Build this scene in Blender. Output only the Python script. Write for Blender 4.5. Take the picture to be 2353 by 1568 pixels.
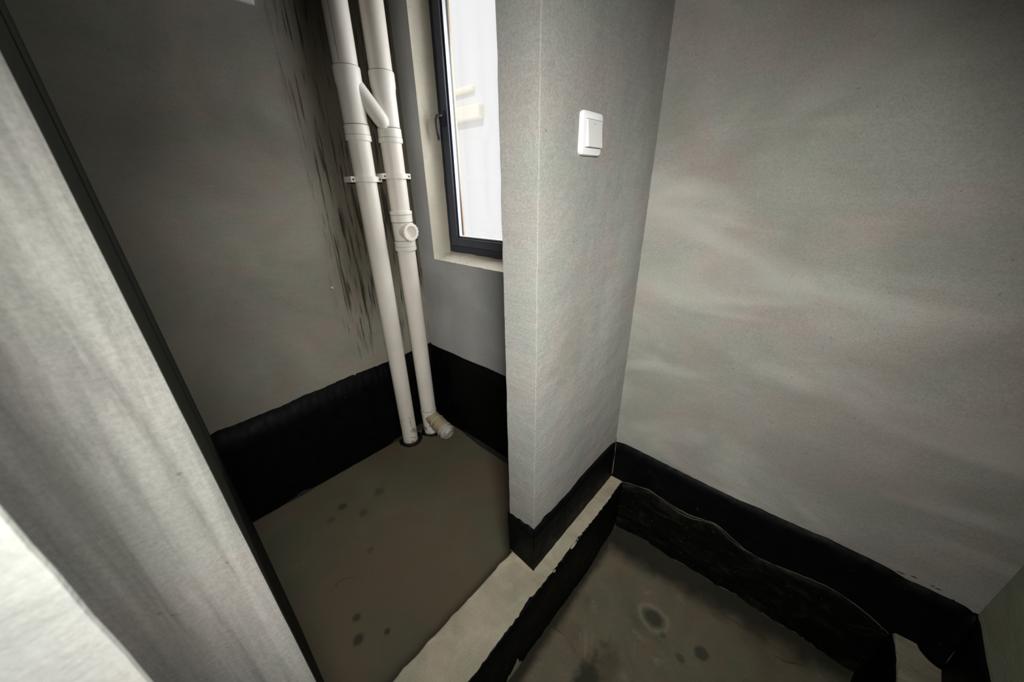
import bpy, bmesh, math, random
from mathutils import Vector, Matrix, noise
random.seed(7)
scene = bpy.context.scene
for o in list(bpy.data.objects): bpy.data.objects.remove(o)
C = scene.collection

# ------------------------------------------------------------------ camera
FPX, PITCH, YAW, ROLL, CAMH = 784.809, 24.1921, 42.6067, -1.0494, 1.3
def cam_axes():
    a, b, r = map(math.radians, (YAW, PITCH, ROLL))
    fwd = Vector((math.cos(a)*math.cos(b), math.sin(a)*math.cos(b), -math.sin(b)))
    rt = fwd.cross(Vector((0, 0, 1))).normalized(); up = rt.cross(fwd)
    return rt*math.cos(r)+up*math.sin(r), up*math.cos(r)-rt*math.sin(r), fwd
RT, UP, FW = cam_axes()
cd = bpy.data.cameras.new('camera'); cam = bpy.data.objects.new('camera', cd); C.objects.link(cam)
cam.matrix_world = Matrix(((RT.x, UP.x, -FW.x, 0), (RT.y, UP.y, -FW.y, 0), (RT.z, UP.z, -FW.z, CAMH), (0, 0, 0, 1)))
cd.sensor_width = 36; cd.lens = FPX*36/2353; cd.clip_start = .01; cd.clip_end = 200
cd.dof.use_dof = True; cd.dof.focus_distance = 1.6; cd.dof.aperture_fstop = 5.0
scene.camera = cam

# ------------------------------------------------------------------ world, light, exposure
w = bpy.data.worlds.new('sky'); scene.world = w; w.use_nodes = True
w.node_tree.nodes['Background'].inputs[0].default_value = (.97, .98, 1, 1)
w.node_tree.nodes['Background'].inputs[1].default_value = .95
scene.view_settings.view_transform = 'Standard'; scene.view_settings.look = 'None'
scene.view_settings.exposure = 0; scene.view_settings.gamma = 1
scene.view_settings.use_curve_mapping = False
def area(name, loc, target, size, power, col=(1, 1, 1), spread=180):
    l = bpy.data.lights.new(name, 'AREA'); l.energy = power; l.size = size; l.color = col; l.spread = math.radians(spread)
    o = bpy.data.objects.new(name, l); C.objects.link(o); o.location = loc
    o.rotation_euler = (Vector(target)-Vector(loc)).to_track_quat('-Z', 'Y').to_euler(); return o
area('room_light', (-.02, -.14, 1.50), (1.16, .84, .50), .22, 12.8, (1, .98, .945), 108)
area('jamb_fill', (.24, -.42, 1.55), (-.12, .50, 1.05), .28, 1.05, (1, .99, .96), 75)  # added fill lamp, brightens the left wall end and near block
area('window_daylight', (1.72, 1.42, 1.65), (1.0, 1.42, 1.45), .8, 14, (.95, .97, 1))
sun = bpy.data.lights.new('sun', 'SUN'); sun.energy = .9; sun.angle = .01
so = bpy.data.objects.new('sun', sun); C.objects.link(so); so.rotation_euler = (0, math.radians(-42), math.radians(0))

# ------------------------------------------------------------------ helpers
def at(u, v, ax, val):
    """point of the plane ax=val that the photograph shows at (u, v)"""
    d = RT*((u-1176.5)/FPX) - UP*((v-784)/FPX) + FW
    i = 'xyz'.index(ax); o = Vector((0, 0, CAMH)); t = (val-o[i])/d[i]; return o+d*t
def tag(o, label=None, cat=None, group=None, kind=None):
    if label: o['label'] = label
    if cat: o['category'] = cat
    if group: o['group'] = group
    if kind: o['kind'] = kind
    return o
def mesh(name, vs, fs, m, parent=None, smooth=False, mats=None, fmat=None):
    me = bpy.data.meshes.new(name); me.from_pydata([tuple(v) for v in vs], [], fs); me.update()
    bm = bmesh.new(); bm.from_mesh(me); bmesh.ops.remove_doubles(bm, verts=bm.verts, dist=1e-5)
    bmesh.ops.recalc_face_normals(bm, faces=bm.faces)
    bm.to_mesh(me); bm.free()
    me.materials.append(m)
    if mats:
        for x in mats: me.materials.append(x)
    if smooth:
        for p in me.polygons: p.use_smooth = True
    o = bpy.data.objects.new(name, me); C.objects.link(o)
    if parent: o.parent = parent
    return o
def bobj(name, bm, m, parent=None, smooth=False, autos=None):
    me = bpy.data.meshes.new(name); bmesh.ops.recalc_face_normals(bm, faces=bm.faces); bm.to_mesh(me); bm.free()
    me.materials.append(m)
    for p in me.polygons: p.use_smooth = smooth
    if autos is not None:
        me.set_sharp_from_angle(angle=math.radians(autos))
    o = bpy.data.objects.new(name, me); C.objects.link(o)
    if parent: o.parent = parent
    return o
def empty(name, loc=(0, 0, 0)):
    o = bpy.data.objects.new(name, None); o.empty_display_size = .05; C.objects.link(o); o.location = loc; return o
def local(o):      # child built in world coordinates, parented to an empty that stands elsewhere
    o.matrix_parent_inverse = Matrix.Translation(-o.parent.location); return o
def add_box(bm, lo, hi, bev=0, seg=2, mat=None):
    vs = [bm.verts.new((x, y, z)) for x in (lo[0], hi[0]) for y in (lo[1], hi[1]) for z in (lo[2], hi[2])]
    fs = [bm.faces.new([vs[i] for i in q]) for q in ((0, 1, 3, 2), (4, 6, 7, 5), (0, 4, 5, 1), (2, 3, 7, 6), (0, 2, 6, 4), (1, 5, 7, 3))]
    if bev:
        es = {e for f in fs for e in f.edges}
        bmesh.ops.bevel(bm, geom=list(es), offset=bev, segments=seg, affect='EDGES', profile=.5)
def lathe(bm, prof, origin, axis, n=48, cap0=True, cap1=True):
    """prof: list of (distance along axis, radius)"""
    ax = Vector(axis).normalized(); a = ax.orthogonal().normalized(); b = ax.cross(a); o = Vector(origin); rings = []
    for (d, r) in prof:
        rings.append([bm.verts.new(o+ax*d+(a*math.cos(t)+b*math.sin(t))*r) for t in (2*math.pi*k/n for k in range(n))])
    for A, B in zip(rings, rings[1:]):
        for k in range(n): bm.faces.new((A[k], A[(k+1) % n], B[(k+1) % n], B[k]))
    if cap0: bm.faces.new(rings[0][::-1])
    if cap1: bm.faces.new(rings[-1])
def tube(bm, pts, rad, n=6):
    pts = [Vector(p) for p in pts]; rings = []
    for i, p in enumerate(pts):
        d = (pts[min(i+1, len(pts)-1)]-pts[max(i-1, 0)]).normalized(); a = d.orthogonal().normalized(); b = d.cross(a)
        r = rad[i] if isinstance(rad, (list, tuple)) else rad
        rings.append([bm.verts.new(p+(a*math.cos(t)+b*math.sin(t))*r) for t in (2*math.pi*k/n for k in range(n))])
    for A, B in zip(rings, rings[1:]):
        for k in range(n): bm.faces.new((A[k], A[(k+1) % n], B[(k+1) % n], B[k]))
    bm.faces.new(rings[0][::-1]); bm.faces.new(rings[-1])
def resample(pts, n, jit=0, fr=40):
    pts = [Vector(p) for p in pts]; L = [0]
    for a, b in zip(pts, pts[1:]): L.append(L[-1]+(b-a).length)
    out = []
    for k in range(n):
        s = L[-1]*k/(n-1); i = 0
        while i < len(L)-2 and s > L[i+1]: i += 1
        t = (s-L[i])/max(L[i+1]-L[i], 1e-9); p = pts[i].lerp(pts[i+1], min(max(t, 0), 1))
        if jit: p = p+noise.noise_vector(p*fr)*jit
        out.append(p)
    return out
def strip(name, rows, m, parent=None, smooth=True):
    n = len(rows[0]); vs = [p for r in rows for p in r]
    fs = [(i*n+j, i*n+j+1, (i+1)*n+j+1, (i+1)*n+j) for i in range(len(rows)-1) for j in range(n-1)]
    return mesh(name, vs, fs, m, parent, smooth)
def nz(p, f, a, s=0): return noise.fractal(Vector(p)*f+Vector((s, s*.7, -s)), 1.0, 2.0, 4)*a
def prism(name, prof, z0, z1, m, step=.02, amp=.0012, fr=9, parent=None, smooth=False):
    """vertical prism over a closed xy profile, its faces and arrises slightly uneven"""
    N = max(2, int((z1-z0)/step)); n = len(prof); vs = []; cx = sum(p[0] for p in prof)/n; cy = sum(p[1] for p in prof)/n
    for i in range(N+1):
        z = z0+(z1-z0)*i/N
        for (x, y) in prof:
            d = noise.noise_vector(Vector((x*fr, y*fr, z*fr*2)))*amp + noise.noise_vector(Vector((x*50, y*50, z*60)))*amp*.35
            vs.append((x+d.x, y+d.y, z))
    fs = [(i*n+j, i*n+(j+1) % n, (i+1)*n+(j+1) % n, (i+1)*n+j) for i in range(N) for j in range(n)]
    fs += [tuple(range(n))[::-1], tuple(N*n+k for k in range(n))]
    return mesh(name, vs, fs, m, parent, smooth)
def rrect(x0, x1, y0, y1, r, step=.03):
    """rounded rectangle, r = radii at (x0y0, x1y0, x1y1, x0y1), sides split every step"""
    out = []
    cs = [((x0, y0), r[0], 180), ((x1, y0), r[1], 270), ((x1, y1), r[2], 0), ((x0, y1), r[3], 90)]
    sg = [(1, 1), (-1, 1), (-1, -1), (1, -1)]
    for (c, rr, a0), (sx, sy) in zip(cs, sg):
        ox, oy = c[0]+sx*rr, c[1]+sy*rr
        for k in range(4):
            a = math.radians(a0+90*k/3); q = (ox+rr*math.cos(a), oy+rr*math.sin(a))
            if k == 0 and out:
                p = out[-1]; L = math.hypot(q[0]-p[0], q[1]-p[1]); m_ = int(L/step)
                for j in range(1, m_): out.append((p[0]+(q[0]-p[0])*j/m_, p[1]+(q[1]-p[1])*j/m_))
            if rr > 0 or k == 0: out.append(q)
    return out

# ------------------------------------------------------------------ materials
class NT:
    def __init__(s, name):
        s.m = bpy.data.materials.new(name); s.m.use_nodes = True; s.t = s.m.node_tree; s.n = s.t.nodes; s.p = s.n['Principled BSDF']
        s.co = s.n.new('ShaderNodeTexCoord')
    def link(s, a, b): s.t.links.new(a, b)
    def mapping(s, sc=(1, 1, 1), rot=(0, 0, 0), loc=(0, 0, 0)):
        m = s.n.new('ShaderNodeMapping'); m.inputs['Scale'].default_value = sc; m.inputs['Rotation'].default_value = rot; m.inputs['Location'].default_value = loc
        s.link(s.co.outputs['Object'], m.inputs[0]); return m.outputs[0]
    def noise(s, scale, detail=4, rough=.55, vec=None, dist=0):
        n = s.n.new('ShaderNodeTexNoise'); n.inputs['Scale'].default_value = scale; n.inputs['Detail'].default_value = detail
        n.inputs['Roughness'].default_value = rough; n.inputs['Distortion'].default_value = dist
        s.link(vec or s.co.outputs['Object'], n.inputs[0]); return n.outputs['Fac']
    def ramp(s, f, stops):
        r = s.n.new('ShaderNodeValToRGB'); e = r.color_ramp.elements
        while len(e) < len(stops): e.new(.5)
        for x, (p, c) in zip(e, stops): x.position = p; x.color = (*c, 1) if isinstance(c, tuple) else (c, c, c, 1)
        s.link(f, r.inputs[0]); return r.outputs[0]
    def math(s, op, a, b=None, c=None, clamp=False):
        m = s.n.new('ShaderNodeMath'); m.operation = op; m.use_clamp = clamp
        for i, x in enumerate((a, b, c)):
            if x is None: continue
            if isinstance(x, (int, float)): m.inputs[i].default_value = x
            else: s.link(x, m.inputs[i])
        return m.outputs[0]
    def mix(s, f, a, b, mode='MIX'):
        m = s.n.new('ShaderNodeMix'); m.data_type = 'RGBA'; m.blend_type = mode
        for sock, x in ((m.inputs[0], f), (m.inputs[6], a), (m.inputs[7], b)):
            if isinstance(x, (int, float)): sock.default_value = x if sock == m.inputs[0] else (x, x, x, 1)
            elif isinstance(x, tuple): sock.default_value = (*x, 1)
            else: s.link(x, sock)
        return m.outputs[2]
    def xyz(s):
        x = s.n.new('ShaderNodeSeparateXYZ'); s.link(s.co.outputs['Object'], x.inputs[0]); return x.outputs
    def bump(s, h, strength, dist, prev=None):
        b = s.n.new('ShaderNodeBump'); b.inputs['Strength'].default_value = strength; b.inputs['Distance'].default_value = dist
        s.link(h, b.inputs['Height'])
        if prev: s.link(prev, b.inputs['Normal'])
        return b.outputs[0]
    def done(s, col, rough=.9, normal=None, spec=.3):
        if isinstance(col, tuple): s.p.inputs['Base Color'].default_value = (*col, 1)
        else: s.link(col, s.p.inputs['Base Color'])
        if isinstance(rough, (int, float)): s.p.inputs['Roughness'].default_value = rough
        else: s.link(rough, s.p.inputs['Roughness'])
        s.p.inputs['Specular IOR Level'].default_value = spec
        if normal: s.link(normal, s.p.inputs['Normal'])
        return s.m
def smooth(t, x, a, b):     # smoothstep a..b
    m = t.n.new('ShaderNodeMapRange'); m.interpolation_type = 'SMOOTHSTEP'
    m.inputs[1].default_value = a; m.inputs[2].default_value = b; t.link(x, m.inputs[0]); return m.outputs[0]
def blob(t, cx, cy, rx, ry, soft=.5, wob=.0):
    x, y, z = t.xyz()
    n = t.noise(25, 2)
    dx = t.math('DIVIDE', t.math('SUBTRACT', x, cx), rx); dy = t.math('DIVIDE', t.math('SUBTRACT', y, cy), ry)
    d = t.math('SQRT', t.math('ADD', t.math('MULTIPLY', dx, dx), t.math('MULTIPLY', dy, dy)))
    d = t.math('ADD', d, t.math('MULTIPLY', t.math('SUBTRACT', n, .5), wob))
    m = t.n.new('ShaderNodeMapRange'); m.interpolation_type = 'SMOOTHSTEP'
    m.inputs[1].default_value = 1+soft; m.inputs[2].default_value = 1-soft; t.link(d, m.inputs[0]); return m.outputs[0], d
def plaster(name, base, dark=.72, patch=1.6, sweep=(1, 1, 3), rot=(0, 0, 0), grain=.16, brush=.5, hue=.5, stains=None, lum=1.0, bumpk=1.0):
    t = NT(name); b = Vector(base)
    big = t.noise(patch, 5, .55, t.mapping(sweep, rot), .6)
    c = t.ramp(big, [(.30, tuple(b*dark)), (.50, tuple(b*.93)), (.70, tuple(b*1.13))])
    # faint pinkish and greenish drifts of the cement
    h = t.noise(5.5, 2, .5, t.mapping((1, 1, 1.2), (0, 0, 0), (3, 1, 7)), .4)
    tint = t.ramp(h, [(.40, (.955, 1.015, .97)), (.5, (1, 1, 1)), (.60, (1.045, .985, .965))])
    c = t.mix(hue, c, t.mix(1, c, tint, 'MULTIPLY'))
    # trowel strokes
    st = t.noise(9, 4, .6, t.mapping((1, 1, 9), (rot[0]+.25, rot[1]+.15, rot[2])), 1.2)
    c = t.mix(brush*.35, c, t.mix(1, c, t.ramp(st, [(.35, .78), (.65, 1.18)]), 'MULTIPLY'))
    g = t.noise(260, 2, .7)
    c = t.mix(1, c, t.ramp(g, [(.3, 1-grain), (.7, 1+grain)]), 'MULTIPLY')
    # small pits and specks
    sp = t.noise(75, 1, .5, t.mapping((1, 1, 1), (0, 0, 0), (11, 2, 5)))
    c = t.mix(t.ramp(sp, [(.775, 0.0), (.80, .5)]), c, tuple(b*.35))
    if stains: c = stains(t, c)
    n1 = t.bump(g, .35*bumpk, .0012); n2 = t.bump(st, .5*brush*bumpk, .004, n1); n3 = t.bump(big, .35*bumpk, .02, n2)
    return t.done(c, .93, n3, .15)

def wall_a_stains_falloff(t, c):
    x, y, z = t.xyz()
    falloff = t.math('ADD', x, t.math('MULTIPLY', t.noise(2.2, 4), .35))
    c = t.mix(t.math('MULTIPLY', t.math('SUBTRACT', 1, smooth(t, falloff, .15, .62)), .45), c, (.10, .105, .075))  # light falling off towards the left, painted into the plaster colour
    wob = t.noise(3, 2)
    # brown damp area beside the pipes
    damp = t.math('MULTIPLY', smooth(t, t.math('ADD', x, t.math('MULTIPLY', wob, .10)), .70, .88), smooth(t, z, .55, .95))
    c = t.mix(t.math('MULTIPLY', damp, .62), c, (.085, .068, .042))
    st = t.noise(1, 3, .65, t.mapping((70, 1, 3.2)))
    m = t.ramp(st, [(.555, 0.0), (.62, 1.0)])
    st2 = t.noise(1, 2, .6, t.mapping((26, 1, 2.1), (0, 0, 0), (5, 0, 2)))
    m2 = t.ramp(st2, [(.565, 0.0), (.63, 1.0)])
    near2 = t.math('MULTIPLY', smooth(t, x, .64, .76), smooth(t, z, .28, .6))
    c = t.mix(t.math('MULTIPLY', t.math('MULTIPLY', m, near2), .8), c, (.028, .023, .013))
    c = t.mix(t.math('MULTIPLY', t.math('MULTIPLY', m2, near2), .75), c, (.022, .02, .011))
    return c
def pit_stains(t, c):
    x, y, z = t.xyz()
    # dirt collected along the foot of the walls
    warm = t.noise(6, 4, .6, None, .8)
    c = t.mix(t.ramp(warm, [(.42, 0.0), (.62, .75)]), c, (.15, .115, .075))
    dust = t.noise(9, 5, .65, t.mapping((1, 1, 1), (0, 0, 0), (4, 4, 0)), .6)
    c = t.mix(t.ramp(dust, [(.60, 0.0), (.72, .35)]), c, (.27, .25, .20))
    for (cx, cy, rx, ry, k, ring) in ((.962, .133, .030, .036, .85, 1), (.968, -.045, .024, .022, .8, 0), (.900, .010, .012, .016, .6, 0), (.930, .085, .012, .012, .5, 0)):
        m, d = blob(t, cx, cy, rx, ry, .35, .7)
        if ring:
            r_ = t.math('MULTIPLY', smooth(t, d, 1.1, 1.5), t.math('SUBTRACT', 1, smooth(t, d, 1.5, 1.95)))
            c = t.mix(t.math('MULTIPLY', r_, .3), c, (.27, .24, .18))
        c = t.mix(t.math('MULTIPLY', m, k), c, (.035, .04, .028))
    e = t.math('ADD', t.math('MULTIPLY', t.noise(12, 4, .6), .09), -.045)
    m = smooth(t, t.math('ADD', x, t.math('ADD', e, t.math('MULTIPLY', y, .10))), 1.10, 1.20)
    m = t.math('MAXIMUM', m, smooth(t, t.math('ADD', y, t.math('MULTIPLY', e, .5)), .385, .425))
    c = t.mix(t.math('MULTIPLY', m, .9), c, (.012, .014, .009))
    m, d = blob(t, .56, .24, .16, .035, .5, 1.4)
    c = t.mix(t.math('MULTIPLY', m, .9), c, (.028, .03, .02))
    m, d = blob(t, .70, .20, .07, .035, .6, 1.4)
    c = t.mix(t.math('MULTIPLY', m, .5), c, (.035, .035, .025))
    return c
def bay_stains(t, c):
    warm = t.noise(2.6, 3, .5, t.mapping((1, 1, 1), (0, 0, 0), (9, 1, 0)), .5)
    c = t.mix(t.ramp(warm, [(.40, 0.0), (.62, .7)]), c, (.125, .088, .058))
    for (cx, cy, r, k) in ((.36, 1.66, .022, .7), (.55, 1.60, .03, .5), (.28, 1.62, .02, .4), (.16, 1.06, .016, .7), (.42, 1.53, .02, .45), (.13, .98, .02, .8), (.34, 1.30, .016, .4), (.22, .92, .012, .8)):
        m, d = blob(t, cx, cy, r, r, .5, .9); c = t.mix(t.math('MULTIPLY', m, k), c, (.03, .028, .02))
    return c
def wall_r_stains(t, c):
    x, y, z = t.xyz()
    # smoother patch edge high on the wall and pale float marks low in the corner
    m = t.ramp(t.noise(2.0, 3, .5, t.mapping((1, .9, 1.7), (-.55, 0, 0), (0, 2, 1)), .6), [(.38, .26), (.52, 0.0)])
    c = t.mix(m, c, (.15, .14, .115))
    m = t.ramp(t.noise(2.4, 2, .5, t.mapping((1, .8, 1.9), (-.5, 0, 0), (0, 7, 3)), .6), [(.54, 0.0), (.70, .34)])
    return t.mix(m, c, (.50, .49, .44))
def part_stains(t, c):
    m, d = blob_v(t, .80, .84, .075, .09, .4, 1.6)
    c = t.mix(t.math('MULTIPLY', m, .42), c, (.17, .16, .125))
    return c
def blob_v(t, cx, cz, rx, rz, soft, wob):
    x, y, z = t.xyz(); n = t.noise(18, 3)
    dx = t.math('DIVIDE', t.math('SUBTRACT', x, cx), rx); dy = t.math('DIVIDE', t.math('SUBTRACT', z, cz), rz)
    d = t.math('SQRT', t.math('ADD', t.math('MULTIPLY', dx, dx), t.math('MULTIPLY', dy, dy)))
    d = t.math('ADD', d, t.math('MULTIPLY', t.math('SUBTRACT', n, .5), wob*2))
    m = t.n.new('ShaderNodeMapRange'); m.interpolation_type = 'SMOOTHSTEP'
    m.inputs[1].default_value = 1+soft; m.inputs[2].default_value = 1-soft; t.link(d, m.inputs[0]); return m.outputs[0], d
def jamb_bands_shade(t, c):
    # vertical trowel bands
    s = t.noise(1, 4, .6, t.mapping((42, 42, 2.0), (0, .06, 0)), .5)
    c = t.mix(1, c, t.ramp(s, [(.30, .62), (.5, .97), (.7, 1.18)]), 'MULTIPLY')
    x, y, z = t.xyz(); e = t.math('MULTIPLY', t.math('SUBTRACT', t.noise(4, 3), .5), .03)
    xx = t.math('ADD', x, e)
    m = t.math('MULTIPLY', smooth(t, xx, -.155, -.125), t.math('SUBTRACT', 1, smooth(t, xx, -.115, -.085)))  # soft shadow beside the near block, painted as a darker band
    return t.mix(t.math('MULTIPLY', m, .22), c, (.16, .155, .13))
GREY = (.295, .288, .262)
M_R = plaster('plaster_right', (.30, .292, .265), .80, 1.9, (1, 1, 1.25), (-.45, 0, 0), .14, .28, .9, wall_r_stains)
M_P = plaster('plaster_partition', (.268, .266, .246), .82, 1.6, (1, 1, .5), (0, 0, 0), .17, .4, .7, part_stains, bumpk=1.3)
M_A = plaster('plaster_back', (.285, .265, .222), .74, 1.6, (1, 1, 1.3), (0, .4, 0), .10, .4, .9, wall_a_stains_falloff)
M_L = plaster('plaster_left_shade', (.014, .0145, .009), .8, 2, grain=.1)  # near-black: shade on the receding side is put into the colour
M_J = plaster('plaster_jamb', (.31, .302, .28), .85, 3, (1, 1, .35), (0, 0, 0), .12, .3, .6, jamb_bands_shade)
M_N = plaster('plaster_front', (.30, .32, .23), .8, 2)
M_B = plaster('plaster_near', (.40, .405, .38), .92, 6, (1, 1, 1), (0, 0, 0), .08, .3, .3)
M_V = plaster('plaster_reveal', (.62, .585, .48), .85, 4, (1, 1, .5), (0, 0, 0), .10, .3, .4)
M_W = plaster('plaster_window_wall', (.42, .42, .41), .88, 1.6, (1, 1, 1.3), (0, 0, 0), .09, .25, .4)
M_CL = plaster('ceiling_plaster', (.3, .3, .28))
M_FB = plaster('bay_floor', (.112, .102, .068), .85, 2.2, (1, 1, 1), (0, 0, 0), .12, .3, .9, bay_stains)
M_FP = plaster('pit_floor', (.135, .122, .085), .72, 5, (1, 1, 1), (0, 0, 0), .16, .5, .9, pit_stains)
M_CU = plaster('curb_cement', (.32, .288, .215), .78, 9, (1, 1, 1), (0, 0, 0), .14, .5, .6)
M_LE = plaster('ledge_cement', (.25, .235, .17), .8, 9, (1, 1, 1), (0, 0, 0), .14, .3, .6)
M_EX = plaster('outside_render', (.62, .46, .30), .95, 4, grain=.05)

def membrane(name, dusty=0.0, col=(.0012, .0016, .0015), rough=.5):
    t = NT(name)
    a = t.noise(14, 5, .65, None, .5); f = t.noise(90, 3, .7)
    c = t.ramp(a, [(.35, col), (.65, tuple(v*1.6 for v in col))])
    sp = t.noise(55, 3, .7, t.mapping((1, 1, 1), (0, 0, 0), (2, 8, 1)))
    c = t.mix(t.ramp(sp, [(.66, 0.0), (.74, .25+dusty*.6)]), c, (.09, .085, .06))
    if dusty:
        d = t.noise(7, 6, .75, t.mapping((1, 1, 2.2)), 1.0)
        c = t.mix(t.ramp(d, [(.50, 0.0), (.68, dusty*.34)]), c, (.055, .05, .033))
    n = t.bump(a, .25, .004); n = t.bump(f, .3, .0012, n)
    return t.done(c, t.ramp(a, [(.3, rough-.08), (.7, rough+.2)]), n, .09)
M_BL = membrane('black_membrane'); M_BD = membrane('dusty_black_membrane', .85, (.0018, .0020, .0016), .55)
M_TR = membrane('dark_tar_edge', .7, (.016, .017, .013), .55)
M_SE = NT('lit_dusty_seam').done((.11, .095, .062), .6)  # dusty folds, with the highlight on their ridges put into the colour
M_CK = NT('crack_dark').done((.022, .02, .014), .95)  # dark brown of cracks and scratches
M_GR = NT('tar_gap').done((.004, .004, .003), .5)

def pvc(name, base, stain=.5):
    t = NT(name); a = t.noise(9, 4, .6, t.mapping((1, 1, .5))); s = t.noise(60, 3, .6)
    b = Vector(base)
    c = t.ramp(a, [(.3, tuple(b*.90)), (.7, tuple(b*1.04))])
    c = t.mix(t.ramp(s, [(.70, 0.0), (.76, stain)]), c, (.14, .10, .06))
    # worn scuffs and cement near the floor
    x, y, z = t.xyz(); low = t.math('SUBTRACT', 1, smooth(t, z, -.30, -.06))
    r = t.noise(30, 4, .7, t.mapping((1, 1, .6), (0, 0, 0), (1, 3, 0)))
    c = t.mix(t.math('MULTIPLY', low, t.ramp(r, [(.54, 0.0), (.62, .8)])), c, (.13, .115, .075))
    return t.done(c, .42, t.bump(s, .05, .0006), .4)
M_PV = pvc('cream_pvc', (.86, .80, .71)); M_PF = pvc('fitting_pvc', (.87, .83, .75), .2)
M_CT = pvc('cement_coated_pvc', (.40, .335, .215), .7); M_CP = pvc('cap_pvc', (.48, .46, .40), .6)
def plain(name, col, rough=.5, metal=0, spec=.4):
    t = NT(name); t.p.inputs['Metallic'].default_value = metal; return t.done(col, rough, None, spec)
M_LN = plain('joint_brown', (.16, .12, .07), .8)  # dark brown line at each pipe joint
M_SC = plain('screw_steel', (.12, .12, .12), .35, 1)
M_WH = plain('white_switch_plastic', (.66, .66, .655), .3); M_RK = plain('switch_rocker_plastic', (.55, .555, .54), .32)
M_DK = plain('switch_mark', (.12, .12, .11), .5)
M_AL = plain('navy_grey_aluminium', (.030, .036, .052), .38, .2); M_AL2 = plain('navy_sash_aluminium', (.055, .062, .085), .34, .2)
M_GK = plain('black_gasket', (.008, .008, .009), .6); M_SL = plain('white_sealant', (.75, .74, .71), .5)
M_HD = plain('black_handle', (.028, .028, .03), .3)
M_PA = plain('white_cover_plastic', (.62, .62, .60), .5)
t = NT('window_glass'); gl = t.n.new('ShaderNodeBsdfGlossy'); gl.inputs['Roughness'].default_value = .02
tr = t.n.new('ShaderNodeBsdfTransparent'); mx = t.n.new('ShaderNodeMixShader'); mx.inputs[0].default_value = .04
t.link(tr.outputs[0], mx.inputs[1]); t.link(gl.outputs[0], mx.inputs[2]); t.link(mx.outputs[0], t.n['Material Output'].inputs[0]); M_GL = t.m

# ------------------------------------------------------------------ room dimensions (metres, z = 0 on top of the curb)
XR, YP, YB, XP = 1.248, .502, .617, .640          # right wall, partition front / back face, partition end
YA, XL, YC0, YC1 = 1.936, -.0138, .4406, .6106    # back wall, left wall, curb front / back
ZF, ZS, ZC, YN = -.303, -.335, 2.55, -.565        # pit floor, bay floor, ceiling, front wall
S = 'structure'
def wallgrid(name, org, ux, uy, us, vs_, hole, m, depth=None, dm=None, amp=.0012):
    vs = []; fs = []; nu = len(us)
    o, ux, uy = Vector(org), Vector(ux), Vector(uy); nrm = ux.cross(uy).normalized()
    for v in vs_:
        for u in us:
            p = o+ux*u+uy*v; vs.append(p+nrm*nz(p, 5, amp))
    for j in range(len(vs_)-1):
        for i in range(nu-1):
            uc, vc = (us[i]+us[i+1])/2, (vs_[j]+vs_[j+1])/2
            if hole and hole[0] < uc < hole[1] and hole[2] < vc < hole[3]: continue
            fs.append((j*nu+i, j*nu+i+1, (j+1)*nu+i+1, (j+1)*nu+i))
    return mesh(name, vs, fs, m, None, True)
def lin(a, b, st): n = max(1, round((b-a)/st)); return [a+(b-a)*k/n for k in range(n+1)]

# floors
def floor_mesh(name, x0, x1, y0, y1, z, m, dip=None):
    xs, ys = lin(x0, x1, .025), lin(y0, y1, .025); vs = []; fs = []; n = len(xs)
    for y in ys:
        for x in xs:
            vs.append((x, y, z+nz((x, y, 0), 3.5, .003)+(dip(x, y) if dip else 0)))
    for j in range(len(ys)-1):
        for i in range(n-1): fs.append((j*n+i, j*n+i+1, (j+1)*n+i+1, (j+1)*n+i))
    return mesh(name, vs, fs, m, None, True)
fb = tag(floor_mesh('floor', XL-.1, XR+.05, YB-.05, YA+.03, ZS, M_FB), 'dull brown cement floor of the shower bay below the pipes', 'floor', kind=S)
fp = tag(floor_mesh('floor', -1.7, XR+.05, YN-.05, YC0+.02, ZF, M_FP), 'stained brown cement floor of the sunken pit in front of the curb', 'floor', kind=S)
# ceiling, hidden walls
def slab(name, lo, hi, m, label, cat='wall', bev=.0):
    bm = bmesh.new(); add_box(bm, lo, hi, bev); return tag(bobj(name, bm, m), label, cat, kind=S)
slab('ceiling', (-1.8, YN-.12, ZC), (XR+.26, YA+.12, ZC+.12), M_CL, 'plain grey cement ceiling above the frame', 'ceiling')
slab('wall_behind', (-1.82, YN-.1, ZF), (-1.7, .6, ZC), M_N, 'cement wall closing the room behind the viewer')

# ---- back wall (carries the pipes)
us, zs = lin(XL-.15, XR+.02, .03), lin(ZS-.02, ZC, .04)
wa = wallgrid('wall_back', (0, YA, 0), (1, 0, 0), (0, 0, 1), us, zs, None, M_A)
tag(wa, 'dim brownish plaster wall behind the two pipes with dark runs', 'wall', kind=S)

# ---- right wall with the window opening
WY0, WY1, WZ0, WZ1, XF, XO = 1.06, 1.7814, .9076, 2.36, 1.376, 1.505
ys = sorted(set(lin(YN-.05, WY0, .04)+lin(WY0, WY1, .03)+lin(WY1, YA+.02, .03)))
zs = sorted(set(lin(ZF-.05, WZ0, .04)+lin(WZ0, WZ1, .04)+lin(WZ1, ZC, .04)))
wr = wallgrid('wall_right', (XR, 0, 0), (0, 1, 0), (0, 0, 1), ys, zs, (WY0, WY1, WZ0, WZ1), M_R)
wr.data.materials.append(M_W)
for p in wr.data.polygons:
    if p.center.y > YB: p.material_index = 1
tag(wr, 'mottled grey plaster wall on the right, trowelled unevenly', 'wall', kind=S)
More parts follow.
